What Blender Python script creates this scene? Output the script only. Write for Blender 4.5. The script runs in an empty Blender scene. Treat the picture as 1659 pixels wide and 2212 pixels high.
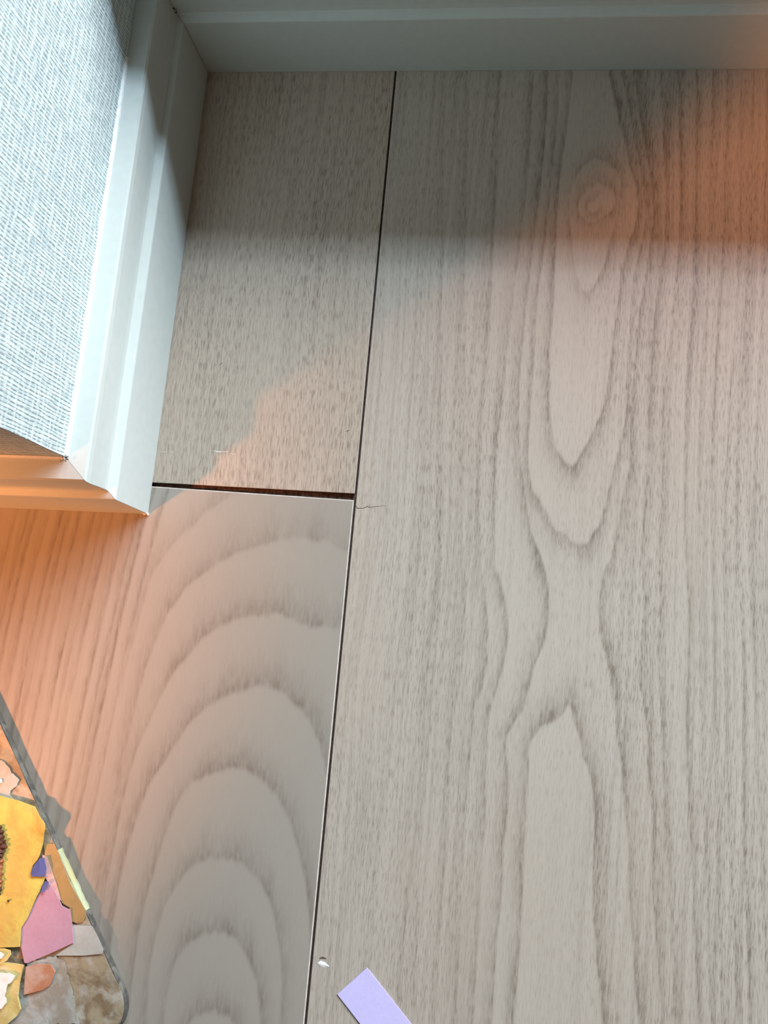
import bpy, bmesh, math, random
import numpy as np
from mathutils import Vector, Matrix

# ------------------------------------------------------------------ camera
F, CX, CY, H = 1750.0, 829.5, 1106.0, 0.300
D = np.array([217.0956, -296.0890, -F]); D /= np.linalg.norm(D)
Zc = -D
YAW = 0.06755118
y0 = np.array([math.sin(YAW), math.cos(YAW), 0.0])
Yc = y0 - Zc * (y0 @ Zc); Yc /= np.linalg.norm(Yc)
Xc = np.cross(Yc, Zc)
M = np.array([Xc, Yc, Zc])                 # world = M @ camera vector

cam_d = bpy.data.cameras.new('camera')
cam = bpy.data.objects.new('camera', cam_d)
bpy.context.scene.collection.objects.link(cam)
mw = Matrix([list(r) for r in M]).to_4x4(); mw.translation = Vector((0, 0, H))
cam.matrix_world = mw
cam_d.sensor_fit = 'HORIZONTAL'; cam_d.sensor_width = 36.0
cam_d.lens = F / 1659.0 * 36.0
cam_d.clip_start = 0.01; cam_d.clip_end = 50
cam_d.dof.use_dof = True; cam_d.dof.focus_distance = 0.297; cam_d.dof.aperture_fstop = 30.0
bpy.context.scene.camera = cam

# ------------------------------------------------------------------ world, lights, exposure
sc = bpy.context.scene
w = bpy.data.worlds.new('room_light'); sc.world = w; w.use_nodes = True
bg = w.node_tree.nodes['Background']
bg.inputs[0].default_value = (1.0, 0.80, 0.62, 1); bg.inputs[1].default_value = 0.12
sc.view_settings.view_transform = 'Standard'; sc.view_settings.look = 'None'
sc.view_settings.gamma = 1; sc.view_settings.use_curve_mapping = False
sc.view_settings.exposure = 0.0

def area(name, loc, target, sx, sy, power, col):
    l = bpy.data.lights.new(name, 'AREA'); l.shape = 'RECTANGLE'
    l.size = sx; l.size_y = sy; l.energy = power; l.color = col
    o = bpy.data.objects.new(name, l); sc.collection.objects.link(o)
    o.location = loc
    o.rotation_euler = (Vector(target) - Vector(loc)).to_track_quat('-Z', 'Y').to_euler()
    return o
# bright daylight strip seen through the low window in the back wall
area('window_daylight', (1.40, 1.24, 1.17), (1.40, 0.0, 0.0), 2.7, 0.14, 42, (0.64, 0.82, 1.0))
area('window_daylight_low', (1.40, 1.24, 0.74), (1.40, 0.0, 0.0), 2.7, 0.56, 82, (0.93, 0.965, 1.0))
# warm lamp behind left, split into two added spots with cones shaped per patch
def spot(name, loc, target, half_deg, blend, power, col, soft):
    l = bpy.data.lights.new(name, 'SPOT'); l.energy = power; l.color = col; l.shadow_soft_size = soft
    l.spot_size = math.radians(half_deg * 2); l.spot_blend = blend
    o = bpy.data.objects.new(name, l); sc.collection.objects.link(o); o.location = loc
    o.rotation_euler = (Vector(target) - Vector(loc)).to_track_quat('-Z', 'Y').to_euler()
LAMP = (-0.145 - 0.799 * 0.7, 0.0520 - 0.602 * 0.7, 0.62)
spot('added_warm_spot', LAMP, (-0.300, -0.036, 0), 11.7, .45, 58, (1.0, 0.33, 0.10), .04)
spot('added_warm_spot', (LAMP[0] - .02, LAMP[1] - .02, LAMP[2] + .08), (0.168, 0.236, 0), 6.1, .9, 66, (1.0, 0.29, 0.06), .07)

# ------------------------------------------------------------------ helpers
rnd = random.Random(7)
def ray(x, y): return M @ np.array([x - CX, -(y - CY), -F])
def at(x, y, z=0.0):
    """point of the photograph -> point on the horizontal plane at height z"""
    d = ray(x, y); t = (z - H) / d[2]
    return (float(d[0] * t), float(d[1] * t))

def link(o, parent=None):
    sc.collection.objects.link(o)
    if parent is not None: o.parent = parent
    return o
def tag(o, label=None, cat=None, kind=None, group=None):
    if label: o['label'] = label
    if cat: o['category'] = cat
    if kind: o['kind'] = kind
    if group: o['group'] = group
    return o
def mesh_obj(name, verts, faces, mats, parent=None, smooth=False, midx=None):
    me = bpy.data.meshes.new(name); me.from_pydata([tuple(v) for v in verts], [], faces)
    for m in (mats if isinstance(mats, (list, tuple)) else [mats]): me.materials.append(m)
    if midx is not None: me.polygons.foreach_set('material_index', midx)
    if smooth: me.polygons.foreach_set('use_smooth', [True] * len(me.polygons))
    me.update()
    return link(bpy.data.objects.new(name, me), parent)
def from_bm(name, bm, mat, parent=None, smooth=False):
    me = bpy.data.meshes.new(name); bm.normal_update(); bm.to_mesh(me); bm.free()
    me.materials.append(mat)
    if smooth:
        for p in me.polygons: p.use_smooth = True
    return link(bpy.data.objects.new(name, me), parent)
def box(name, lo_, hi_, mat, parent=None, bevel=0.0):
    bm = bmesh.new(); bmesh.ops.create_cube(bm, size=1)
    for v in bm.verts:
        v.co = Vector([lo_[i] + (v.co[i] + .5) * (hi_[i] - lo_[i]) for i in range(3)])
    if bevel: bmesh.ops.bevel(bm, geom=bm.edges[:], offset=bevel, segments=2, affect='EDGES')
    return from_bm(name, bm, mat, parent)

_rg = np.random.RandomState(3); _tab = _rg.rand(256, 256)
def vnoise(x, y):
    xi = np.floor(x).astype(int); yi = np.floor(y).astype(int); fx = x - xi; fy = y - yi
    fx = fx * fx * (3 - 2 * fx); fy = fy * fy * (3 - 2 * fy)
    g = lambda a, b: _tab[a % 256, b % 256]
    return (g(xi, yi) * (1 - fx) * (1 - fy) + g(xi + 1, yi) * fx * (1 - fy)
            + g(xi, yi + 1) * (1 - fx) * fy + g(xi + 1, yi + 1) * fx * fy) * 2 - 1

# ------------------------------------------------------------------ node material helpers
class NM:
    def __init__(s, name, rough=.5, spec=.4):
        s.m = bpy.data.materials.new(name); s.m.use_nodes = True
        s.t = s.m.node_tree; s.b = s.t.nodes['Principled BSDF']
        s.b.inputs['Roughness'].default_value = rough
        s.b.inputs['Specular IOR Level'].default_value = spec
        s.co = s.t.nodes.new('ShaderNodeTexCoord').outputs['Object']
    def L(s, a, b): s.t.links.new(a, b)
    def _in(s, sock, v):
        if hasattr(v, 'links') or isinstance(v, bpy.types.NodeSocket): s.L(v, sock)
        else: sock.default_value = v
    def scale(s, sx, sy, sz=1.0, src=None, off=(0, 0, 0)):
        n = s.t.nodes.new('ShaderNodeMapping'); s.L(src or s.co, n.inputs[0])
        n.inputs['Scale'].default_value = (sx, sy, sz); n.inputs['Location'].default_value = off
        return n.outputs[0]
    def noise(s, vec, detail=2.0, rough=.5, dist=0.0, scale=1.0):
        n = s.t.nodes.new('ShaderNodeTexNoise'); s.L(vec, n.inputs['Vector'])
        n.inputs['Scale'].default_value = scale; n.inputs['Detail'].default_value = detail
        n.inputs['Roughness'].default_value = rough; n.inputs['Distortion'].default_value = dist
        return n.outputs['Fac']
    def math(s, op, a, b=0.0, clamp=False):
        n = s.t.nodes.new('ShaderNodeMath'); n.operation = op; n.use_clamp = clamp
        s._in(n.inputs[0], a); s._in(n.inputs[1], b); return n.outputs[0]
    def remap(s, v, a, b, c=0.0, d=1.0):
        n = s.t.nodes.new('ShaderNodeMapRange'); s.L(v, n.inputs[0])
        for i, q in zip((1, 2, 3, 4), (a, b, c, d)): n.inputs[i].default_value = q
        return n.outputs[0]
    def mix(s, f, a, b):
        n = s.t.nodes.new('ShaderNodeMix'); n.data_type = 'RGBA'
        s._in(n.inputs[0], f)
        for k, v in ((6, a), (7, b)):
            if isinstance(v, tuple): n.inputs[k].default_value = (*v, 1)
            else: s.L(v, n.inputs[k])
        return n.outputs[2]
    def attr(s, name):
        n = s.t.nodes.new('ShaderNodeAttribute'); n.attribute_name = name; return n.outputs['Fac']
    def color(s, c):
        if isinstance(c, tuple): s.b.inputs['Base Color'].default_value = (*c, 1)
        else: s.L(c, s.b.inputs['Base Color'])
        return s
    def bump(s, h, strength=.3, dist=.0002):
        n = s.t.nodes.new('ShaderNodeBump'); s.L(h, n.inputs['Height'])
        n.inputs['Strength'].default_value = strength; n.inputs['Distance'].default_value = dist
        s.L(n.outputs[0], s.b.inputs['Normal']); return s

def plain(name, col, rough=.6, var=.08, scale=400, bump=.15, spec=.3, dist=.0002):
    n = NM(name, rough, spec)
    f = n.noise(n.scale(scale, scale, scale), 3)
    d = tuple(c * (1 - var * 2) for c in col); l = tuple(min(1, c * (1 + var * 2)) for c in col)
    n.color(n.mix(n.remap(f, .3, .7), d, l)); n.bump(f, bump, dist)
    return n.m
def blotch(name, cols, scale, rough=.6, bump=.3, dist=.0004, spec=.4):
    """three-colour cloudy surface"""
    n = NM(name, rough, spec)
    a = n.noise(n.scale(scale, scale, scale), 4, .6, .6)
    b = n.noise(n.scale(scale * .7, scale * .7, scale, off=(3, 7, 1)), 4, .6, .4)
    c = n.mix(n.remap(a, .42, .58), cols[0], cols[1])
    c = n.mix(n.remap(b, .5, .62), c, cols[2])
    n.color(c); n.bump(a, bump, dist)
    return n.m

def wood(name, light, dark, pore_amt, pore_th, ring_amt, streak_amt, seed, pore_x=1050, pore_y=95, fibre=.10):
    n = NM(name, .42, .35)
    off = (seed * 1.37, seed * 2.11, 0)
    warp = n.noise(n.scale(16, 7, 1, off=off), 1)
    wv = n.t.nodes.new('ShaderNodeCombineXYZ'); n.L(n.math('MULTIPLY', n.math('SUBTRACT', warp, .5), .010), wv.inputs[0])
    va = n.t.nodes.new('ShaderNodeVectorMath'); n.L(n.co, va.inputs[0]); n.L(wv.outputs[0], va.inputs[1])
    co = va.outputs[0]
    p = n.noise(n.scale(pore_x, pore_y, 1, co, off), 2, .55)
    pores = n.remap(p, pore_th, pore_th + .13)
    dens = n.remap(n.noise(n.scale(60, 14, 1, co, off), 2), .35, .65, .55, 1.0)
    pores = n.math('MULTIPLY', pores, dens)
    pores = n.math('MULTIPLY', pores, n.remap(n.attr('straight'), 0, 1, .3, 1.0))
    fib = n.noise(n.scale(4200, 160, 1, co, off), 2, .6)
    st = n.noise(n.scale(620, 9, 1, co, off), 3, .6)
    streak = n.remap(st, .42, .68)
    ring = n.attr('ring')
    rmod = n.remap(n.noise(n.scale(900, 170, 1, co, off), 2, .6), .36, .62, .55, 1.15)
    r = n.math('MULTIPLY', ring, rmod)
    d = n.math('MULTIPLY', r, ring_amt)
    d = n.math('ADD', d, n.math('MULTIPLY', pores, n.math('ADD', n.math('MULTIPLY', ring, pore_amt), pore_amt)))
    d = n.math('ADD', d, n.math('MULTIPLY', streak, n.math('MULTIPLY', n.attr('straight'), streak_amt)))
    d = n.math('ADD', d, n.math('MULTIPLY', n.math('SUBTRACT', fib, .5), fibre * 2), clamp=True)
    c = n.mix(d, light, dark)
    tone = n.noise(n.scale(22, 9, 1, off=off), 2)
    c = n.mix(n.remap(tone, .35, .7, 0, .22), c, tuple(q * 1.0 for q in (light[0] * .93, light[1] * .86, light[2] * .80)))
    n.color(c)
    n.bump(n.math('MULTIPLY', d, -1), .12, .0001)
    return n.m

# ------------------------------------------------------------------ materials
LIGHT = (0.465, 0.41, 0.345); DARK = (0.20, 0.165, 0.13)
m_wc = wood('laminate_oak_grey', LIGHT, DARK, .50, .50, .95, .34, 3, 2500, 230, fibre=.2)
m_wa = wood('laminate_oak_pores', (0.46, .39, .315), (0.17, .125, .095), .60, .49, .5, .30, 11, 2400, 210, fibre=.26)
m_wb = wood('laminate_oak_smooth', (0.335, .305, .26), (0.165, .138, .11), .12, .60, .85, .2, 19, 1500, 140, fibre=.18)
m_edge = plain('pale_board_edge', (0.52, .47, .42), .5)
m_core = plain('dark_board_core', (0.055, .022, .014), .8, .3, 900, .5)
m_tongue = blotch('fibre_tongue', ((.07, .03, .018), (.15, .08, .045), (.04, .018, .012)), 700, .8)
m_seam = plain('brown_joint_filler', (0.10, .065, .05), .8, .2, 900, .4)
m_sub = plain('underlay', (0.03, .018, .014), .9)
m_white = plain('white_vinyl_baseboard', (0.55, .60, .57), .55, .012, 300, .03, .25)
m_caulk = plain('white_caulk', (0.86, .88, .86), .5, .03, 800, .3)
m_chip = plain('raw_white_chip', (0.85, .86, .84), .7)
m_dust = plain('grey_dust', (0.05, .045, .04), .9, .3)

def wallpaper():
    n = NM('woven_wallpaper', .75, .2)
    # u runs along the wall, v is height; grooves run up the wall, slubs along it
    sep = n.t.nodes.new('ShaderNodeSeparateXYZ'); n.L(n.co, sep.inputs[0])
    cmb = n.t.nodes.new('ShaderNodeCombineXYZ')
    n.L(n.math('ADD', sep.outputs[0], sep.outputs[1]), cmb.inputs[0]); n.L(sep.outputs[2], cmb.inputs[1])
    uv = cmb.outputs[0]
    sp = n.t.nodes.new('ShaderNodeSeparateXYZ'); n.L(uv, sp.inputs[0])
    w1 = n.math('MULTIPLY', n.noise(n.scale(260, 60, 1, uv), 2), 11.0)
    w2 = n.math('MULTIPLY', n.noise(n.scale(90, 260, 1, uv, (4, 2, 0)), 2), 11.0)
    t1 = n.math('SINE', n.math('ADD', n.math('MULTIPLY', sp.outputs[0], 2 * math.pi / .00130), w1))
    t2 = n.math('SINE', n.math('ADD', n.math('MULTIPLY', sp.outputs[1], 2 * math.pi / .0029), w2))
    a1 = n.remap(n.noise(n.scale(700, 110, 1, uv, (1, 8, 0)), 1), .35, .65, .55, 1.0)
    a2 = n.remap(n.noise(n.scale(110, 800, 1, uv, (6, 3, 0)), 1), .35, .65, .4, 1.0)
    t1 = n.math('MULTIPLY', n.remap(t1, -1.0, -.1), a1)
    t2 = n.math('MULTIPLY', n.remap(t2, -.6, .9, 0, .85), a2)
    fine = n.noise(n.scale(1150, 950, 1, uv), 3, .6)
    hgt = n.math('ADD', n.math('ADD', n.math('MAXIMUM', t1, t2), n.math('MULTIPLY', n.math('MULTIPLY', t1, t2), .5)), n.math('MULTIPLY', n.math('SUBTRACT', fine, .25), 1.3))
    c = n.mix(n.remap(hgt, .35, 1.35), (.29, .37, .375), (.68, .775, .78))
    n.color(c); n.bump(hgt, .55, .0004)
    return n.m
m_wall = wallpaper()

# ------------------------------------------------------------------ floor
XW, YF, YB = -0.134, 0.0406, 0.2332        # side board face, outer corner, back board face
SEAM = -0.0526

def px_curve(pts): return [at(*p) for p in pts]
AN = 0.42                                   # rings stretch along the plank
def ring_field(X, Y, curves, wob=1.0, soft=.32):
    """X, Y metres. curves: (points, width mm, strength, +1/-1 dark on left/right of travel)"""
    out = np.zeros_like(X)
    wx = X + wob * (.0003 * vnoise(X * 380, Y * 60) + .0006 * vnoise(X * 90 + 9, Y * 28))
    wy = Y + wob * .0022 * vnoise(X * 600 + 5, Y * 120)
    for pts, wd, stg, side in curves:
        P = np.array(px_curve(pts)); P[:, 1] *= AN
        best = np.full(X.shape, 1e9); sg = np.zeros(X.shape)
        qx = wx; qy = wy * AN
        lo = P.min(0) - .012; hi = P.max(0) + .012
        idx = np.where((qx > lo[0]) & (qx < hi[0]) & (qy > lo[1]) & (qy < hi[1]))[0]
        if not len(idx): continue
        ax_, ay_ = qx[idx], qy[idx]; b = best[idx]; s_ = sg[idx]
        for i in range(len(P) - 1):
            dx, dy = P[i + 1] - P[i]; L2 = dx * dx + dy * dy + 1e-15
            t = np.clip(((ax_ - P[i, 0]) * dx + (ay_ - P[i, 1]) * dy) / L2, 0, 1)
            ex = ax_ - P[i, 0] - t * dx; ey = ay_ - P[i, 1] - t * dy
            d = np.hypot(ex, ey); up = d < b
            b = np.where(up, d, b); s_ = np.where(up, np.sign(dx * ey - dy * ex), s_)
        s_ = s_ * side; b = b * 1000
        val = np.where(s_ > 0, np.exp(-(b / wd) ** 1.15), np.exp(-(b / soft) ** 2))
        nz = .82 + .35 * vnoise(X[idx] * 240, Y[idx] * 55)
        out[idx] = np.maximum(out[idx], val * stg * nz)
    return np.clip(out, 0, 1)

def smoothc(pts, n=4):
    """Catmull-Rom resample; strands that run to the frame's lower or upper edge go on beyond it"""
    pts = list(pts)
    if pts[-1][1] >= 2200 and len(pts) > 3:
        dx = (pts[-1][0] - pts[-2][0]) / max(60, pts[-1][1] - pts[-2][1]); pts += [(pts[-1][0] + dx * 250, 2460), (pts[-1][0] + dx * 450, 2800), (pts[-1][0] + dx * 600, 3400)]
    if pts[0][1] >= 2200 and len(pts) > 3:
        dx = (pts[0][0] - pts[1][0]) / max(60, pts[0][1] - pts[1][1]); pts = [(pts[0][0] + dx * 600, 3400), (pts[0][0] + dx * 450, 2800), (pts[0][0] + dx * 250, 2460)] + pts
    P = [np.array(p, float) for p in pts]; P = [2 * P[0] - P[1]] + P + [2 * P[-1] - P[-2]]
    o = []
    for i in range(1, len(P) - 2):
        for k in range(n):
            t = k / n
            o.append(tuple(.5 * ((2 * P[i]) + (-P[i - 1] + P[i + 1]) * t + (2 * P[i - 1] - 5 * P[i] + 4 * P[i + 1] - P[i + 2]) * t * t
                     + (-P[i - 1] + 3 * P[i] - 3 * P[i + 1] + P[i + 2]) * t ** 3)))
    o.append(tuple(P[-2])); return o

CC = []   # curves of the wide right plank (photo coordinates of the printed figure)
def cc(pts, wd=1.6, stg=.75, side=1): CC.append((smoothc(pts), wd, stg, side))
# knot rings
cc([(1230,418),(1228,446),(1232,497),(1238,577),(1250,616),(1270,634),(1290,612),(1306,577),(1322,517),(1340,450),(1342,378),(1318,350),(1290,338),(1262,354),(1242,386),(1230,418)], 1.6, .6, -1)
cc([(1294,388),(1262,412),(1248,440),(1254,470),(1278,482),(1318,462),(1334,432),(1322,405),(1294,388)], 1.8, .55, -1)
cc([(1290,425),(1268,445),(1278,462),(1300,452)], 1.2, .5, -1)
# spindle around the knot, tip of the first cathedral
cc([(1234,155),(1222,279),(1207,386),(1198,540),(1190,696),(1185,760),(1184,870),(1187,920),(1195,960),(1208,986),(1229,1006),(1243,1005),(1259,980),(1277,947),(1295,905),(1307,869),(1316,820),(1322,760),(1330,696),(1341,592),(1357,537),(1375,481),(1379,420),(1361,346),(1345,279),(1330,219),(1318,155)], 2.3, .85, -1)
cc([(1205,155),(1200,280),(1190,380),(1178,500),(1165,600),(1155,700),(1148,820),(1142,900),(1138,985),(1142,1037),(1154,1074),(1175,1104),(1187,1134),(1205,1149),(1226,1164),(1250,1179),(1271,1173),(1283,1155),(1298,1134),(1307,1098),(1316,1056),(1328,1001),(1341,956),(1350,911),(1353,851),(1356,790),(1360,730),(1370,600),(1395,480),(1392,400),(1372,300),(1355,200),(1345,155)], 2.0, .8, -1)
cc([(1182,155),(1175,300),(1163,420),(1148,560),(1132,700),(1122,800),(1119,911),(1122,986),(1130,1046),(1134,1083),(1142,1137),(1157,1182),(1173,1236),(1182,1273),(1184,1310),(1182,1347),(1171,1401),(1155,1436),(1142,1490),(1127,1534),(1104,1569),(1093,1594),(1092,1632),(1098,1680),(1095,1743),(1092,1784),(1085,1838),(1084,1901),(1076,2000),(1062,2212)], 2.2, .85, -1)
cc([(1370,155),(1390,280),(1408,380),(1412,480),(1395,600),(1380,700),(1370,800),(1364,900),(1362,956),(1359,1016),(1347,1062),(1338,1122),(1329,1167),(1319,1212),(1304,1243),(1297,1300),(1297,1357),(1307,1404),(1320,1458),(1328,1522),(1337,1600),(1345,1664),(1351,1743),(1358,1806),(1361,1901),(1367,1996),(1382,2212)], 2.3, .85, 1)
# inverted lower cathedral
cc([(1108,2212),(1125,2000),(1130,1838),(1136,1711),(1139,1664),(1141,1616),(1152,1585),(1171,1563),(1196,1553),(1215,1537),(1226,1520),(1237,1540),(1247,1575),(1259,1623),(1275,1673),(1285,1727),(1287,1775),(1283,1870),(1284,2000),(1304,2212)], 2.6, .9, 1)
cc([(1258,1500),(1262,1480),(1275,1482),(1280,1500),(1274,1512)], 1.0, .35, 1)
# strands left of the cathedral
cc([(1152,155),(1145,300),(1135,420),(1118,560),(1102,700),(1090,800),(1080,900),(1072,1001),(1070,1100),(1068,1212),(1078,1258),(1090,1300),(1098,1363),(1089,1427),(1076,1477),(1060,1522),(1052,1569),(1049,1680),(1047,1775),(1041,1838),(1036,1933),(1022,2212)], 2.2, .6, -1)
cc([(1080,155),(1070,400),(1060,600),(1050,780),(1040,900),(1035,1032),(1033,1092),(1036,1152),(1039,1242),(1050,1300),(1052,1420),(1038,1490),(1024,1522),(1019,1585),(1014,1632),(1006,1711),(998,1850),(985,2212)], 2.8, .55, -1)
cc([(1010,155),(1005,500),(1003,800),(998,1100),(1005,1300),(996,1450),(978,1560),(968,1700),(955,1900),(940,2212)], 2.5, .40, -1)
cc([(960,155),(955,600),(950,1000),(948,1300),(935,1500),(918,1700),(905,1900),(890,2212)], 2.2, .34, -1)
cc([(925,800),(918,1100),(915,1400),(898,1650),(880,1900),(862,2212)], 1.6, .28, -1)
# strands right of the cathedral
cc([(1425,155),(1440,400),(1435,550),(1415,700),(1405,850),(1400,1000),(1393,1100),(1387,1200),(1392,1300),(1384,1427),(1386,1490),(1398,1569),(1402,1680),(1411,1759),(1411,1901),(1418,2000),(1432,2212)], 1.9, .68, 1)
cc([(1465,155),(1472,450),(1452,700),(1437,850),(1430,1050),(1425,1200),(1427,1300),(1421,1411),(1427,1522),(1434,1616),(1435,1711),(1443,1838),(1449,1965),(1460,2212)], 1.5, .62, 1)
cc([(1505,155),(1500,600),(1485,850),(1480,1100),(1487,1300),(1484,1500),(1488,1700),(1495,1850),(1500,2000),(1512,2212)], 1.4, .6, 1)
for xa, xb, s in ((1540,1512,.45),(1572,1540,.5),(1600,1568,.4),(1628,1600,.5),(1655,1632,.42),(1690,1668,.5),(1740,1700,.5),(1800,1750,.45)):
    j = rnd.uniform(-6, 6)
    cc([(xa,155),(xa-4+j,500),(xb+j,1000),(xb-2-j,1400),(xb+10,1800),(xb+28+j,2212)], 1.1, s, 1)

CB = []
def cb(pts, wd=2.6, stg=.8, side=1): CB.append((smoothc(pts), wd, stg, side))
cb([(120,2212),(155,1950),(195,1760),(240,1560),(278,1420),(309,1300),(327,1237),(345,1207),(372,1170),(399,1143),(427,1119),(451,1095),(481,1074),(520,1056)], 2.6, .55)
cb([(165,2212),(195,2000),(235,1800),(275,1600),(309,1457),(330,1395),(345,1354),(360,1321),(384,1288),(414,1255),(445,1231),(481,1204),(511,1189),(556,1177),(595,1161),(631,1155),(677,1160),(716,1164),(734,1178),(770,1186)], 3.4, .72)
cb([(190,2212),(205,2050),(230,1900),(262,1740),(300,1602),(318,1562),(339,1514),(360,1472),(384,1439),(411,1403),(436,1375),(466,1351),(496,1339),(535,1327),(571,1323),(601,1318),(631,1330),(662,1344),(701,1347),(734,1354),(760,1372)], 3.4, .78)
cb([(225,2212),(240,2000),(262,1880),(290,1780),(318,1700),(345,1653),(378,1602),(405,1562),(436,1529),(469,1508),(496,1493),(535,1481),(571,1475),(601,1484),(625,1502),(656,1532),(680,1568),(697,1612),(708,1680),(712,1760)], 3.2, .8)
cb([(272,2212),(285,2100),(303,1980),(330,1880),(358,1790),(399,1702),(451,1665),(481,1656),(526,1655),(562,1672),(592,1706),(620,1750),(640,1810),(658,1880),(668,1960),(672,2060),(668,2212)], 2.8, .75)
cb([(312,2212),(320,2090),(336,2010),(360,1940),(390,1890),(425,1858),(470,1845),(520,1858),(556,1890),(588,1950),(606,2030),(612,2120),(608,2212)], 2.6, .75)
cb([(350,2212),(362,2130),(380,2068),(408,2030),(440,2012),(480,2008),(520,2030),(548,2085),(562,2150),(566,2212)], 2.5, .75)
cb([(392,2240),(410,2200),(435,2182),(470,2178),(505,2200),(520,2240)], 2.3, .7)
for k in range(14):       # slanting strands on the left
    x0 = 330 - 24 * k - 5 * math.sin(k * 1.9)
    cb([(x0 - 215, 2212), (x0 - 175, 1950), (x0 - 118, 1700), (x0 - 72, 1480), (x0 - 28, 1280), (x0 + 12, 1120), (x0 + 52, 1000)], 1.5, .85 + .2 * math.sin(k * 2.3))

def spaced(a, b, st):
    n = max(2, int(round(abs(b - a) / st)) + 1); return list(np.linspace(a, b, n))
def plank(parent, xs, ys, mat, curves=None, shear_top=(0, 0), shear_bot=(0, 0), bev=.0003, thick=.009, ztop=0.0, straight=None, wob=1.0, soft=.32):
    """board with a gridded top, chamfered edges and core sides. shear: y offset at left, right end"""
    xs = np.array([xs[0], xs[0] + bev] + [x for x in xs[1:-1] if xs[0] + bev < x < xs[-1] - bev] + [xs[-1] - bev, xs[-1]])
    ys = np.array([ys[0], ys[0] + bev] + [y for y in ys[1:-1] if ys[0] + bev < y < ys[-1] - bev] + [ys[-1] - bev, ys[-1]])
    nx, ny = len(xs), len(ys)
    GX, GY = np.meshgrid(xs, ys)
    u = (GX - xs[0]) / (xs[-1] - xs[0]); v = (GY - ys[0]) / (ys[-1] - ys[0])
    vt = np.clip((GY - (ys[-1] - .01)) / .01, 0, 1); vb = np.clip(((ys[0] + .01) - GY) / .01, 0, 1)
    GY = GY + vt * (shear_top[0] * (1 - u) + shear_top[1] * u) + vb * (shear_bot[0] * (1 - u) + shear_bot[1] * u)
    Z = np.full(GX.shape, ztop)
    Z[0, :] -= bev; Z[-1, :] -= bev; Z[1:-1, 0] -= bev; Z[1:-1, -1] -= bev
    V = np.stack([GX.ravel(), GY.ravel(), Z.ravel()], 1)
    I = np.arange(nx * ny).reshape(ny, nx)
    Fc = np.stack([I[:-1, :-1], I[:-1, 1:], I[1:, 1:], I[1:, :-1]], -1).reshape(-1, 4)
    mi = np.zeros((ny - 1, nx - 1), int); mi[0] = 1; mi[-1] = 1; mi[:, 0] = 1; mi[:, -1] = 1
    ringi = list(I[0, :]) + list(I[1:, -1]) + list(I[-1, -2::-1]) + list(I[-2:0:-1, 0])
    base = V[ringi].copy(); base[:, 2] = ztop - thick
    n0 = len(V); V = np.concatenate([V, base]); k = len(ringi)
    SF = [(ringi[i], n0 + i, n0 + (i + 1) % k, ringi[(i + 1) % k]) for i in range(k)]
    faces = Fc.tolist() + [list(f) for f in SF] + [list(range(n0 + k - 1, n0 - 1, -1))]
    midx = list(mi.ravel()) + [2] * (k + 1)
    o = mesh_obj('plank', V, faces, [mat, m_edge, m_core], parent, midx=midx)
    X, Y = V[:, 0], V[:, 1]
    r = ring_field(X, Y, curves, wob, soft) if curves else np.zeros(len(V))
    a = o.data.attributes.new('ring', 'FLOAT', 'POINT'); a.data.foreach_set('value', r.astype(np.float32))
    s = straight(X, Y) if straight else np.ones(len(V))
    a = o.data.attributes.new('straight', 'FLOAT', 'POINT'); a.data.foreach_set('value', np.asarray(s, dtype=np.float32))
    return o

floor = box('floor', (-0.9, -0.95, -0.022), (2.4, 0.30, -0.0092), m_sub)
tag(floor, 'grey-beige wood-grain laminate plank floor', 'floor', 'structure')
# upper-left board, between the corner and the long joint
plank(floor, spaced(-.243, SEAM - .0004, .006), spaced(.0528, .262, .006), m_wa, shear_bot=(-.0006, .0012), bev=.00018)
# lower-left board with the arched figure
gb = [-.243] + spaced(-.205, SEAM - .0004, .0006)
pB = plank(floor, gb, spaced(-.95, -.42, .03)[:-1] + spaced(-.42, -.166, .0025)[:-1] + spaced(-.165, .0518, .0007), m_wb, CB, shear_top=(.0002, -.0003), bev=.00038,
      straight=lambda X, Y: np.clip((-X - .12) / .03, 0, 1), wob=.4, soft=.6)
# wide right board with the cathedral figure
def stC(X, Y):
    c = np.exp(-((X - .018) / .022) ** 2); return 1 - .8 * c
pC = plank(floor, spaced(SEAM + .00045, .108, .00055) + [.118, .128, .1384], spaced(-.95, -.42, .03)[:-1] + spaced(-.42, -.147, .0025)[:-1] + spaced(-.145, .24, .00085) + [.262], m_wc, CC, bev=.0002, straight=stC, wob=.5, soft=.4)
# further boards outside the picture
for x0, x1, ya, yb, m in ((.1390, .329, -.95, .262, m_wb), (.3296, .52, -.95, .05, m_wa), (.3296, .52, .051, .262, m_wc),
                          (.5206, .71, -.95, .262, m_wb), (.7106, .90, -.95, .262, m_wc), (.9006, 1.09, -.95, .262, m_wa), (1.0906, 1.28, -.95, .262, m_wb), (1.2806, 1.47, -.95, .262, m_wc), (1.4706, 1.66, -.95, .262, m_wa), (1.6606, 1.85, -.95, .262, m_wb), (1.8506, 2.0, -.95, .262, m_wc), (-.434, -.2436, -.95, -.32, m_wc), (-.434, -.2436, -.319, .262, m_wa), (-.625, -.4346, -.95, .262, m_wb)):
    plank(floor, spaced(x0, x1, .02), spaced(ya, yb, .03), m, bev=.0003)
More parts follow.
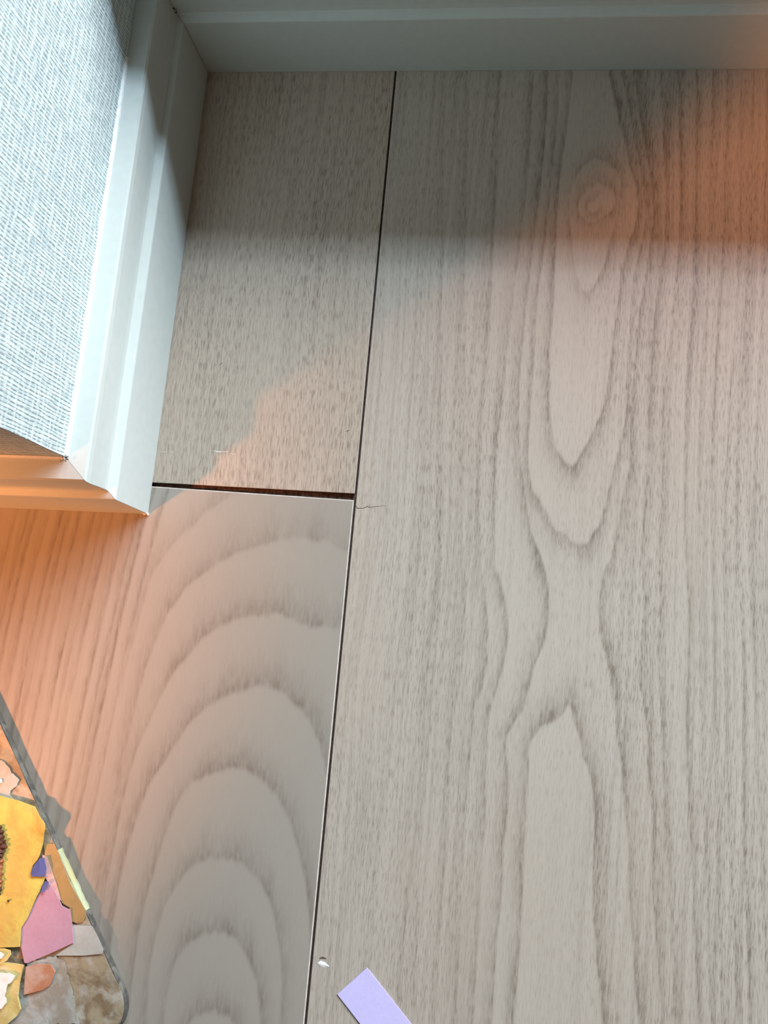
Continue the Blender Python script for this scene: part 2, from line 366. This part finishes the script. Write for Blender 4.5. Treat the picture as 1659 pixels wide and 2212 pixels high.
# tongue of the lower board showing in the opened end joint
tv = []; nseg = 26
for i in range(nseg + 1):
    t = i / nseg; x = -.134 + t * (.134 + SEAM - .0004)
    j = rnd.uniform(-.00012, .00012)
    tv += [(x, .0512, -.004), (x, .0512, -.0016 + j), (x, .0536 + j + .0004 * t, -.0019 - j * 2), (x, .0536 + .0004 * t, -.004)]
tf = []
for i in range(nseg):
    a = i * 4; b = a + 4
    for k in range(4): tf.append((a + k, a + (k + 1) % 4, b + (k + 1) % 4, b + k))
tf += [(3, 2, 1, 0), (nseg * 4, nseg * 4 + 1, nseg * 4 + 2, nseg * 4 + 3)]
o = mesh_obj('tongue', tv, tf, m_tongue, floor); o['label'] = 'dark brown tongue showing in the open end joint'

box('seam_filler', (SEAM - .0009, -.95, -.0060), (SEAM + .0009, .25, -.0011), m_seam, floor)
def sliver(name, pts, wd, mat, parent, z0=.0, hgt=.00006, px=True):
    """thin raised line following the points, width(s) in mm"""
    P = [Vector((*at(*p), 0)) if px else Vector((*p, 0)) for p in pts]; n = len(P); V = []
    for i, p in enumerate(P):
        t = (P[min(i + 1, n - 1)] - P[max(i - 1, 0)]).normalized(); nrm = Vector((-t.y, t.x, 0))
        wv = (wd[i] if isinstance(wd, (list, tuple)) else wd * (.35 if i in (0, n - 1) else 1)) * .0005
        V += [p + nrm * wv + Vector((0, 0, z0)), p + Vector((0, 0, z0 + hgt)), p - nrm * wv + Vector((0, 0, z0)), p + Vector((0, 0, z0 - .00005))]
    Fs = []
    for i in range(n - 1):
        a = i * 4; b = a + 4
        for k in range(4): Fs.append((a + k, a + (k + 1) % 4, b + (k + 1) % 4, b + k))
    Fs += [(3, 2, 1, 0), (4 * n - 4, 4 * n - 3, 4 * n - 2, 4 * n - 1)]
    return mesh_obj(name, V, Fs, mat, parent)
m_crack = plain('crack_brown', (0.10, .075, .055), .9)  # dark brown of the crack and nicks
sliver('crack', [(768,1092),(772,1098),(785,1098),(793,1094),(798,1096),(815,1094),(834,1092)], [.35,.35,.22,.35,.2,.22,.08], m_crack, floor)['label'] = 'short dark hairline crack beside the joint'
for k, pts in enumerate([[(457,973),(472,976),(494,975)], [(496,980),(509,981)], [(345,976),(358,976)], [(366,975),(375,977)]]):
    o = sliver('scratch', pts, .22, m_chip, floor, 0, .00003)
    if k == 0: o['label'] = 'fine white scratch across the grain'
for pts in ([(474,790),(477,786),(481,784)], [(747,933),(750,931),(755,930)], [(799,738),(801,743),(799,748)], [(779,868),(781,876)]):
    sliver('nick', pts, .35, m_crack, floor, 0, .00004)
o = sliver('chip', [(687,2081),(692,2080),(699,2083),(706,2086),(711,2088)], [.4,1.5,1.7,.9,.2], m_chip, floor, 0, .00012)
o['label'] = 'small white chipped dent'
sliver('nick', [(690,2070),(697,2069),(705,2071)], [.3,.8,.3], m_crack, floor, 0, .00004)

# ------------------------------------------------------------------ baseboards (moulded profile swept along the walls)
PROF = [(0.0, 0.0), (0.0, .0010), (.0006, .0270), (.0008, .0275), (.0012, .0277), (.0031, .0284), (.0036, .0292), (.0037, .0312), (.0033, .0425), (.0035, .0446), (.0041, .0454),
        (.0108, .0464), (.0125, .0465), (.0125, 0.0)]
NV = Vector
def sweep(name, a, b, na, nb, label, parent=None):
    """a,b: floor points of the visible face, na,nb: mitre vectors giving inward offset per unit depth"""
    V = []
    for p, n in ((a, na), (b, nb)):
        for d, h in PROF: V.append((p[0] + n[0] * d, p[1] + n[1] * d, h + .00012))
    k = len(PROF)
    Fs = [(i, (i + 1) % k, k + (i + 1) % k, k + i) for i in range(k)] + [tuple(range(k - 1, -1, -1)), tuple(range(k, 2 * k))]
    me = mesh_obj(name, V, Fs, m_white, parent)
    bm = bmesh.new(); bm.from_mesh(me.data); bmesh.ops.recalc_face_normals(bm, faces=bm.faces); bm.to_mesh(me.data); bm.free()
    if parent is None: tag(me, label, 'baseboard', 'structure')
    return me
FS = 0.0017 / 0.0626                        # the short return runs a touch out of square
g = .00008
sweep('baseboard_back', (XW + g, YB), (2.4, YB), (-1, 1), (0, 1), 'off-white moulded baseboard along the shaded back wall')
bl = sweep('baseboard_left', (XW, YF), (XW, YB - g), (-1, 1), (-1, 1), 'off-white moulded baseboard running down the left wall to the outer corner')
bf = sweep('baseboard_front', (XW - g, YF - g), (-.75, YF - .616 * FS), (-1, 1), (0, 1), 'off-white moulded baseboard round the corner, lit orange')

# ------------------------------------------------------------------ walls
DW = .0112
wl = mesh_obj('wall_left', [(XW - DW, YF + DW, 0), (XW - DW, YB + .04, 0), (XW - DW - .02, YB + .04, 0), (XW - DW - .02, YF + DW + .02, 0)] +
              [(XW - DW, YF + DW, 2.3), (XW - DW, YB + .04, 2.3), (XW - DW - .02, YB + .04, 2.3), (XW - DW - .02, YF + DW + .02, 2.3)],
              [(0, 1, 5, 4), (1, 2, 6, 5), (2, 3, 7, 6), (3, 0, 4, 7), (4, 5, 6, 7), (3, 2, 1, 0)], m_wall)
tag(wl, 'white woven-texture papered wall with sunlit right-facing side', 'wall', 'structure')
yl = YF + DW - .62 * FS
wf = mesh_obj('wall_front', [(XW - DW - .0002, YF + DW - .0001, 0), (-.76, yl, 0), (-.76, yl + .02, 0), (XW - DW - .0205, YF + DW + .02, 0)] +
              [(XW - DW - .0002, YF + DW - .0001, 2.3), (-.76, yl, 2.3), (-.76, yl + .02, 2.3), (XW - DW - .0205, YF + DW + .02, 2.3)],
              [(0, 4, 5, 1), (1, 5, 6, 2), (2, 6, 7, 3), (3, 7, 4, 0), (4, 7, 6, 5), (0, 1, 2, 3)], m_wall)
tag(wf, 'papered wall face around the outer corner, in warm shade', 'wall', 'structure')
SILL = .0945
wb = box('wall_back', (XW - DW - .018, YB + DW, 0), (2.4, YB + .04, SILL - .008), m_wall)
tag(wb, 'low papered back wall under the window', 'wall', 'structure')
ws = box('window_1', (XW - DW + .0002, YB + DW - .004, SILL - .008), (2.4, YB + .042, SILL), m_white, bevel=.0008)
tag(ws, 'white sill of the low window over the back wall', 'window', 'structure')
# caulk bead along the top of the left baseboard
def bead(name, p0, p1, parent, r=.0009, n=60, z=.0467, out=(1, 0)):
    V = []
    for i in range(n + 1):
        t = i / n; x = p0[0] + (p1[0] - p0[0]) * t; y = p0[1] + (p1[1] - p0[1]) * t
        s = r * (1 + .12 * rnd.uniform(-1, 1)); h = r * (1.2 + .25 * rnd.uniform(-1, 1))
        V += [(x, y, z - .0006), (x + out[0] * s, y + out[1] * s, z - .0006), (x + out[0] * s * .8, y + out[1] * s * .8, z + h * .5), (x, y, z + h)]
    Fs = []
    for i in range(n):
        a = i * 4; b = a + 4
        for k in range(4): Fs.append((a + k, b + k, b + (k + 1) % 4, a + (k + 1) % 4))
    Fs += [(0, 1, 2, 3), (4 * n + 3, 4 * n + 2, 4 * n + 1, 4 * n)]
    return mesh_obj(name, V, Fs, m_caulk, parent)
bead('caulk_bead', (XW - DW, YF + DW), (XW - DW, YB - .03), bl, n=110)['label'] = 'bright white caulk line under the wallpaper'
bead('caulk_bead', (XW - DW, YF + DW - .0002), (-.7, YF + DW - .0002 - .555 * FS), bf, out=(0, -1), n=60)
# raw splinters and dust at the mitred corners
def crumbs(name, c, n, spread, size, mat, parent, seed):
    r = random.Random(seed); bm = bmesh.new()
    for _ in range(n):
        bmesh.ops.create_icosphere(bm, subdivisions=1, radius=size * r.uniform(.5, 1.2),
            matrix=Matrix.Translation(Vector(c) + Vector([r.uniform(-1, 1) * s for s in spread])) @ Matrix.Diagonal((1, r.uniform(.4, .8), r.uniform(.3, .7), 1)))
    o = from_bm(name, bm, mat, parent); o['kind'] = 'stuff'; return o
crumbs('raw_splinter', (XW - .0010, YF - .0001, .0009), 14, (.0012, .0003, .0007), .0005, m_chip, bl, 2)
crumbs('dust', (XW - DW + .0003, YF + DW - .0006, .0478), 16, (.0012, .0012, .0005), .00035, m_dust, bl, 5)
crumbs('dust', (XW + .0002 - .0034, YB + .0032, .0310), 10, (.0006, .0006, .0018), .0004, m_dust, bl, 6)

# ------------------------------------------------------------------ craft board (lower left)
T = .0029
m_rim = blotch('painted_shade_edge', ((.10, .095, .08), (.06, .058, .05), (.15, .14, .12)), 260, .7, .02)  # shade on the board's side put into a dark edge colour
m_kraft = blotch('mottled_kraft', ((.21, .15, .09), (.33, .27, .18), (.40, .37, .31)), 130, .45, .6, .0006)
E0, E1 = Vector((*at(0, 1552, T), 0)), Vector((*at(262, 2130, T), 0))
ed = (E1 - E0).normalized(); en = Vector((ed.y, -ed.x, 0))
if en.x > 0: en = -en                                         # towards the board's inside (left)
def bp(s, t, z): p = E0 + ed * s + en * t; return Vector((p.x, p.y, z))
LEN = (E1 - E0).length + .0125; W_, UP = .15, -.045
board = bpy.data.objects.new('collage_board', None); link(board)
board.location = bp(LEN * .5, W_ * .5, 0)
tag(board, 'thin brown board with rounded corner, pasted with yellow and pink paper, on the floor', 'craft board')
bpy.context.view_layer.update()
inv = Matrix.Translation(-board.location)
def outline(inset, R):
    pts = []
    cs = [((UP + R, R), 180, 270), ((LEN - R, R), 270, 360), ((LEN - R, W_ - R), 0, 90), ((UP + R, W_ - R), 90, 180)]
    for (cs_, ct), a0, a1 in cs:
        for k in range(9):
            a = math.radians(a0 + (a1 - a0) * k / 8); r = R - inset
            pts.append((cs_ + math.cos(a) * r, ct + math.sin(a) * r))
    return pts
R_ = .011
lay = [(0.0003, 0.0), (0, .0006), (0, T * .7), (.0001, T - .0004), (.0005, T)]
V = []; nO = 36
for ins, z in lay:
    for s, t in outline(ins, R_): V.append(bp(s, t, z + .0001) - board.location)
Fs = []
for l in range(len(lay) - 1):
    for i in range(nO):
        a = l * nO + i; b = l * nO + (i + 1) % nO; Fs.append((a, b, b + nO, a + nO))
Fs += [tuple(range(nO - 1, -1, -1)), tuple(range((len(lay) - 1) * nO, len(lay) * nO))]
o = mesh_obj('panel', V, Fs, m_rim, board); o['label'] = 'dark grey-brown board edge, its shade put into the colour'
bm = bmesh.new(); bm.from_mesh(o.data); bmesh.ops.recalc_face_normals(bm, faces=bm.faces); bm.to_mesh(o.data); bm.free()

def sheet(name, pts, z, mat, th=.0003, wave=.0003, px=True, sub=.0016, seed=1, jag=0.0, label=None, lift=None):
    """thin sheet cut along an outline and gently rumpled"""
    r = random.Random(seed)
    P = [at(p[0], p[1], z) for p in pts] if px else pts
    if jag:
        Q = []
        for i in range(len(P)):
            a = Vector(P[i]); b = Vector(P[(i + 1) % len(P)]); n = max(1, int((b - a).length / .0009))
            for k in range(n):
                q = a.lerp(b, k / n); Q.append((q.x + r.uniform(-jag, jag), q.y + r.uniform(-jag, jag)))
        P = Q
    bm = bmesh.new(); vs = [bm.verts.new((x, y, z)) for x, y in P]; bm.faces.new(vs); bmesh.ops.triangulate(bm, faces=bm.faces[:])
    xs = [p[0] for p in P]; ys = [p[1] for p in P]
    x = min(xs) + sub
    while x < max(xs):
        bmesh.ops.bisect_plane(bm, geom=bm.verts[:] + bm.edges[:] + bm.faces[:], plane_co=(x, 0, 0), plane_no=(1, 0, 0)); x += sub
    y = min(ys) + sub
    while y < max(ys):
        bmesh.ops.bisect_plane(bm, geom=bm.verts[:] + bm.edges[:] + bm.faces[:], plane_co=(0, y, 0), plane_no=(0, 1, 0)); y += sub
    bmesh.ops.recalc_face_normals(bm, faces=bm.faces)
    if bm.faces[0].normal.z < 0: bmesh.ops.reverse_faces(bm, faces=bm.faces)
    ex = bmesh.ops.extrude_face_region(bm, geom=bm.faces[:])
    tv = [v for v in ex['geom'] if isinstance(v, bmesh.types.BMVert)]
    for v in tv: v.co.z += th
    for v in bm.verts:
        n = float(vnoise(np.array([v.co.x * 170 + seed * 5]), np.array([v.co.y * 170]))[0])
        v.co.z += wave * (n + 1) * .5
        if lift: v.co.z += lift(v.co)
    bmesh.ops.recalc_face_normals(bm, faces=bm.faces)
    for v in bm.verts: v.co -= board.location
    o = from_bm(name, bm, mat, board)
    if label: o['label'] = label
    return o
Z0 = T + .0002
top = [bp(s, t, 0) for s, t in outline(.0006, R_)]
sheet('cardboard_face', [(p.x, p.y) for p in top], Z0, m_kraft, .0002, .0004, px=False, sub=.004, seed=2, label='mottled brown glued face')
m_cloud = blotch('milky_glue', ((.36, .37, .34), (.46, .48, .46), (.30, .27, .22)), 110, .4, .6, .0006)
sheet('glue_patch', [(60,2078),(120,2064),(140,2080),(150,2120),(160,2160),(172,2212),(10,2214),(30,2190),(47,2150),(52,2110)], Z0 + .0006, m_cloud, .00015, .0003, seed=3, jag=.0004)
m_cream = blotch('torn_cream_paper', ((.48, .44, .36), (.52, .48, .45), (.42, .37, .29)), 160, .7, .3)
sheet('torn_paper', [(-30,1630),(0,1640),(18,1655),(24,1668),(38,1678),(41,1686),(36,1698),(24,1708),(22,1716),(30,1724),(-30,1722)], Z0 + .0006, m_cream, .0003, .0003, seed=4, jag=.0003, label='torn cream paper scrap')
m_wp = plain('white_paint', (.85, .85, .82), .4, .04, 500, .3)
sheet('paint_dab', [(-8,1684),(3,1682),(5,1690),(-2,1694),(-8,1693)], Z0 + .0013, m_wp, .0003, .0002, seed=4)
m_tape = blotch('brown_packing_tape', ((.34, .24, .10), (.40, .29, .14), (.44, .34, .20)), 70, .3, .2)
sheet('packing_tape', [(95,1823),(118,1822),(128,1845),(138,1872),(152,1908),(172,1943),(186,1966),(187,1976),(180,1991),(166,1994),(155,1990),(150,1960),(134,1950),(120,1915),(106,1880),(98,1855)], Z0 + .0008, m_tape, .0001, .0002, seed=6, label='strip of brown packing tape')
m_crt = blotch('cream_masking_tape', ((.42, .43, .39), (.47, .48, .45), (.38, .37, .32)), 90, .6, .2)
sheet('masking_tape', [(158,1998),(199,2000),(213,2026),(224,2051),(222,2060),(180,2064),(120,2064),(155,2040)], Z0 + .0008, m_crt, .0001, .0002, seed=7, label='cream masking tape piece')
m_pinkt = plain('pink_tissue', (.72, .42, .38), .6)
sheet('tissue_strip', [(92,1846),(101,1850),(112,1880),(124,1915),(132,1945),(118,1940),(104,1905),(97,1893)], Z0 + .0011, m_pinkt, .0001, .0001, seed=8)
m_pink = plain('pink_paper', (.50, .29, .38), .65, .02, 700, .1)
PZ = Z0 + .0012
sheet('pink_paper', [(104,1905),(112,1912),(122,1928),(135,1957),(146,1962),(152,1964),(157,2000),(160,2036),(116,2056),(60,2080),(54,2079),(47,2044),(47,2005),(67,1969),(87,1926)], PZ, m_pink, .0003, .0002, seed=9, label='pink paper piece',
      lift=lambda c: 0.0)
def yellow():
    n = NM('yellow_tissue', .5, .3)
    f = n.noise(n.scale(120, 90, 95), 4, .62, .25); g_ = n.noise(n.scale(38, 38, 38, off=(2, 5, 0)), 2)
    c = n.mix(n.remap(f, .38, .62), (.50, .38, .10), (.56, .52, .12)); c = n.mix(n.remap(g_, .58, .72, 0, .55), c, (.42, .46, .22))
    n.color(c); n.bump(f, .6, .0012); return n.m
m_yel = yellow()
YZ = PZ + .0005
YC = at(104, 1783, YZ)
sheet('yellow_paper', [(-60,1700),(0,1718),(42,1729),(77,1742),(88,1762),(97,1771),(102,1777),(104,1788),(99,1801),(94,1823),(88,1845),(82,1857),(72,1869),(67,1887),(70,1893),(99,1893),(96,1903),(87,1926),(81,1936),(67,1969),(60,1984),(47,2005),(45,2044),(-60,2048)], YZ, m_yel, .0003, .0005, sub=.0008, seed=10, label='crinkled yellow tissue paper',
      lift=lambda c: .0016 * math.exp(-(((c.x - YC[0]) ** 2 + (c.y - YC[1]) ** 2) / .0042 ** 2)))
m_blue = blotch('blue_crayon_paper', ((.05, .09, .28), (.07, .12, .36), (.18, .17, .38)), 220, .6, .2)
sheet('blue_scrap', [(88,1853),(96,1853),(101,1876),(99,1893),(69,1893),(67,1886),(74,1869)], YZ + .0008, m_blue, .0002, .0002, seed=11, label='small dark blue scrap')
sheet('blue_scrap', [(98,1904),(104,1902),(107,1908),(100,1916),(96,1927),(90,1927),(92,1916)], YZ + .0009, m_blue, .0002, .0001, seed=12, jag=.0002)
m_or = blotch('orange_foam', ((.50, .27, .17), (.54, .37, .30), (.46, .20, .11)), 120, .7, .3)
sheet('orange_scrap', [(58,2087),(85,2080),(112,2082),(121,2098),(114,2118),(110,2127),(93,2137),(54,2147),(56,2110)], Z0 + .0012, m_or, .0004, .0005, seed=13, label='peach-orange scrap with torn edge')
m_pet = blotch('waxy_yellow', ((.60, .48, .18), (.64, .58, .34), (.56, .38, .12)), 110, .4, .6, .0006)
sheet('petal', [(-40,2068),(25,2079),(55,2083),(50,2100),(46,2120),(43,2150),(47,2178),(40,2192),(14,2214),(-40,2260)], YZ, m_pet, .0008, .0010, seed=14, label='waxy yellow petal shape dabbed with white paint')
sheet('petal', [(-30,2047),(10,2048),(24,2052),(25,2062),(17,2074),(0,2083),(-30,2084)], YZ + .0004, m_pet, .0006, .0006, seed=15)
sheet('paint_dab', [(-20,2102),(8,2100),(20,2103),(33,2108),(30,2118),(20,2124),(15,2136),(12,2150),(14,2165),(6,2178),(-20,2170)], YZ + .0022, m_wp, .0004, .0006, seed=16, jag=.0003)
sheet('paint_dab', [(-20,2056),(2,2056),(10,2062),(5,2070),(-20,2072)], YZ + .0018, m_wp, .0003, .0004, seed=17)
# dark brown twisted yarn at the picture's edge
m_yarn = plain('dark_brown_yarn', (.10, .04, .025), .6, .3, 900, .6)
m_rust = plain('rust_yarn', (.30, .11, .045), .6, .3, 900, .6)
bm = bmesh.new()
ctr = [(-8,1785),(3,1797),(6,1812),(9,1825),(7,1838),(2,1850)]
def tube(bm, pts, rads, seg=7, nz=.25, r=random.Random(4)):
    rings = []
    for i, p in enumerate(pts):
        t = (pts[min(i + 1, len(pts) - 1)] - pts[max(i - 1, 0)]).normalized()
        a = t.cross(Vector((0, 0, 1))).normalized(); b = a.cross(t)
        rings.append([bm.verts.new(p + (a * math.cos(k * 2 * math.pi / seg) + b * math.sin(k * 2 * math.pi / seg)) * rads[i] * (1 + r.uniform(-nz, nz))) for k in range(seg)])
    for i in range(len(rings) - 1):
        for k in range(seg): bm.faces.new((rings[i][k], rings[i][(k + 1) % seg], rings[i + 1][(k + 1) % seg], rings[i + 1][k]))
    bm.faces.new(rings[0][::-1]); bm.faces.new(rings[-1])
def yarn(pts, rad, mat, label=None):
    bm = bmesh.new(); P = smoothc(pts, 5); z = YZ + .0012
    V3 = [Vector((*at(p[0], p[1], z), z)) - board.location for p in P]
    tube(bm, V3, [rad * (1 + .25 * math.sin(i * 1.7)) for i in range(len(V3))])
    bmesh.ops.recalc_face_normals(bm, faces=bm.faces)
    o = from_bm('yarn', bm, mat, board)
    if label: o['label'] = label
yarn([(-6,1785),(-2,1800),(2,1815),(5,1826),(1,1838),(-3,1850),(-6,1862)], .0015, m_yarn, 'dark brown yarn')
yarn([(-4,1850),(1,1862),(-1,1880),(-2,1900),(-4,1915)], .0011, m_rust, 'rust brown yarn')
yarn([(-6,1912),(-3,1922),(-7,1935)], .0009, m_yarn)
# specks
def pebble(px_, py_, z, r, mat, name='speck'):
    bm = bmesh.new(); bmesh.ops.create_icosphere(bm, subdivisions=1, radius=r)
    p = Vector((*at(px_, py_, z), z)) - board.location
    for v in bm.verts: v.co = Vector((v.co.x, v.co.y * .8, v.co.z * .4)) + p
    from_bm(name, bm, mat, board)
pebble(18, 1946, YZ + .0010, .0006, m_yarn)
# light green tape folded over the rim
m_gt = blotch('pale_green_tape', ((.34, .36, .20), (.40, .43, .26), (.42, .39, .17)), 90, .5, .2)
def rimstrip(name, s0, s1, mat, o_=.0004, t_in=.0020, label=None, zlow=T * .45, n=14, seed=1):
    r = random.Random(seed); V = []
    for i in range(n + 1):
        s = s0 + (s1 - s0) * i / n; j = r.uniform(-.0003, .0003)
        prof = [(-o_, zlow + j), (-o_, T * .75), (.0004, T + o_ * .9), (t_in + j, T + .0010), (t_in + j, T + .0007), (.0006, T - .0006), (.0004, zlow + j)]
        for t, z in prof: V.append(bp(s, t, z) - board.location)
    Fs = []
    for i in range(n):
        a = i * 7; b = a + 7
        for k in range(7): Fs.append((a + k, a + (k + 1) % 7, b + (k + 1) % 7, b + k))
    Fs += [tuple(range(6, -1, -1)), tuple(range(7 * n, 7 * n + 7))]
    o = mesh_obj(name, V, Fs, mat, board)
    bm = bmesh.new(); bm.from_mesh(o.data); bmesh.ops.recalc_face_normals(bm, faces=bm.faces); bm.to_mesh(o.data); bm.free()
    if label: o['label'] = label
def s_of(x, y):
    p = Vector((*at(x, y, T), 0)); return (p - E0).dot(ed)
rimstrip('edge_tape', s_of(132, 1832), s_of(192, 1963), m_gt, label='pale green tape folded over the rim')

# ------------------------------------------------------------------ lilac paper strip
m_lil = plain('lilac_paper', (.60, .54, .86), .6, .015, 900, .08)
a = Vector((*at(793, 2090), 0)); b = Vector((*at(729, 2147), 0)); c = Vector((*at(890, 2212), 0))
v = (c - a).normalized(); L_ = .12; n = 40
org = (a + b) / 2
strip = []
V = []
for i in range(n + 1):
    t = i / n * L_; z = .00012 + .0006 * (1 - math.cos(t * 60)) * .5 + .0004
    for e in (a, b): V.append((e + v * t) - org + Vector((0, 0, z + .00015)))
    for e in (b, a): V.append((e + v * t) - org + Vector((0, 0, z - .00015)))
Fs = []
for i in range(n):
    p = i * 4; q = p + 4
    for k in range(4): Fs.append((p + k, p + (k + 1) % 4, q + (k + 1) % 4, q + k))
Fs += [(3, 2, 1, 0), (4 * n, 4 * n + 1, 4 * n + 2, 4 * n + 3)]
for i, vv in enumerate(V): V[i] = vv - Vector((0, 0, .0003))
o = mesh_obj('paper_strip', V, Fs, m_lil); o.location = org
bm = bmesh.new(); bm.from_mesh(o.data); bmesh.ops.recalc_face_normals(bm, faces=bm.faces); bm.to_mesh(o.data); bm.free()
tag(o, 'pale lilac paper strip lying diagonally on the laminate floor', 'paper')
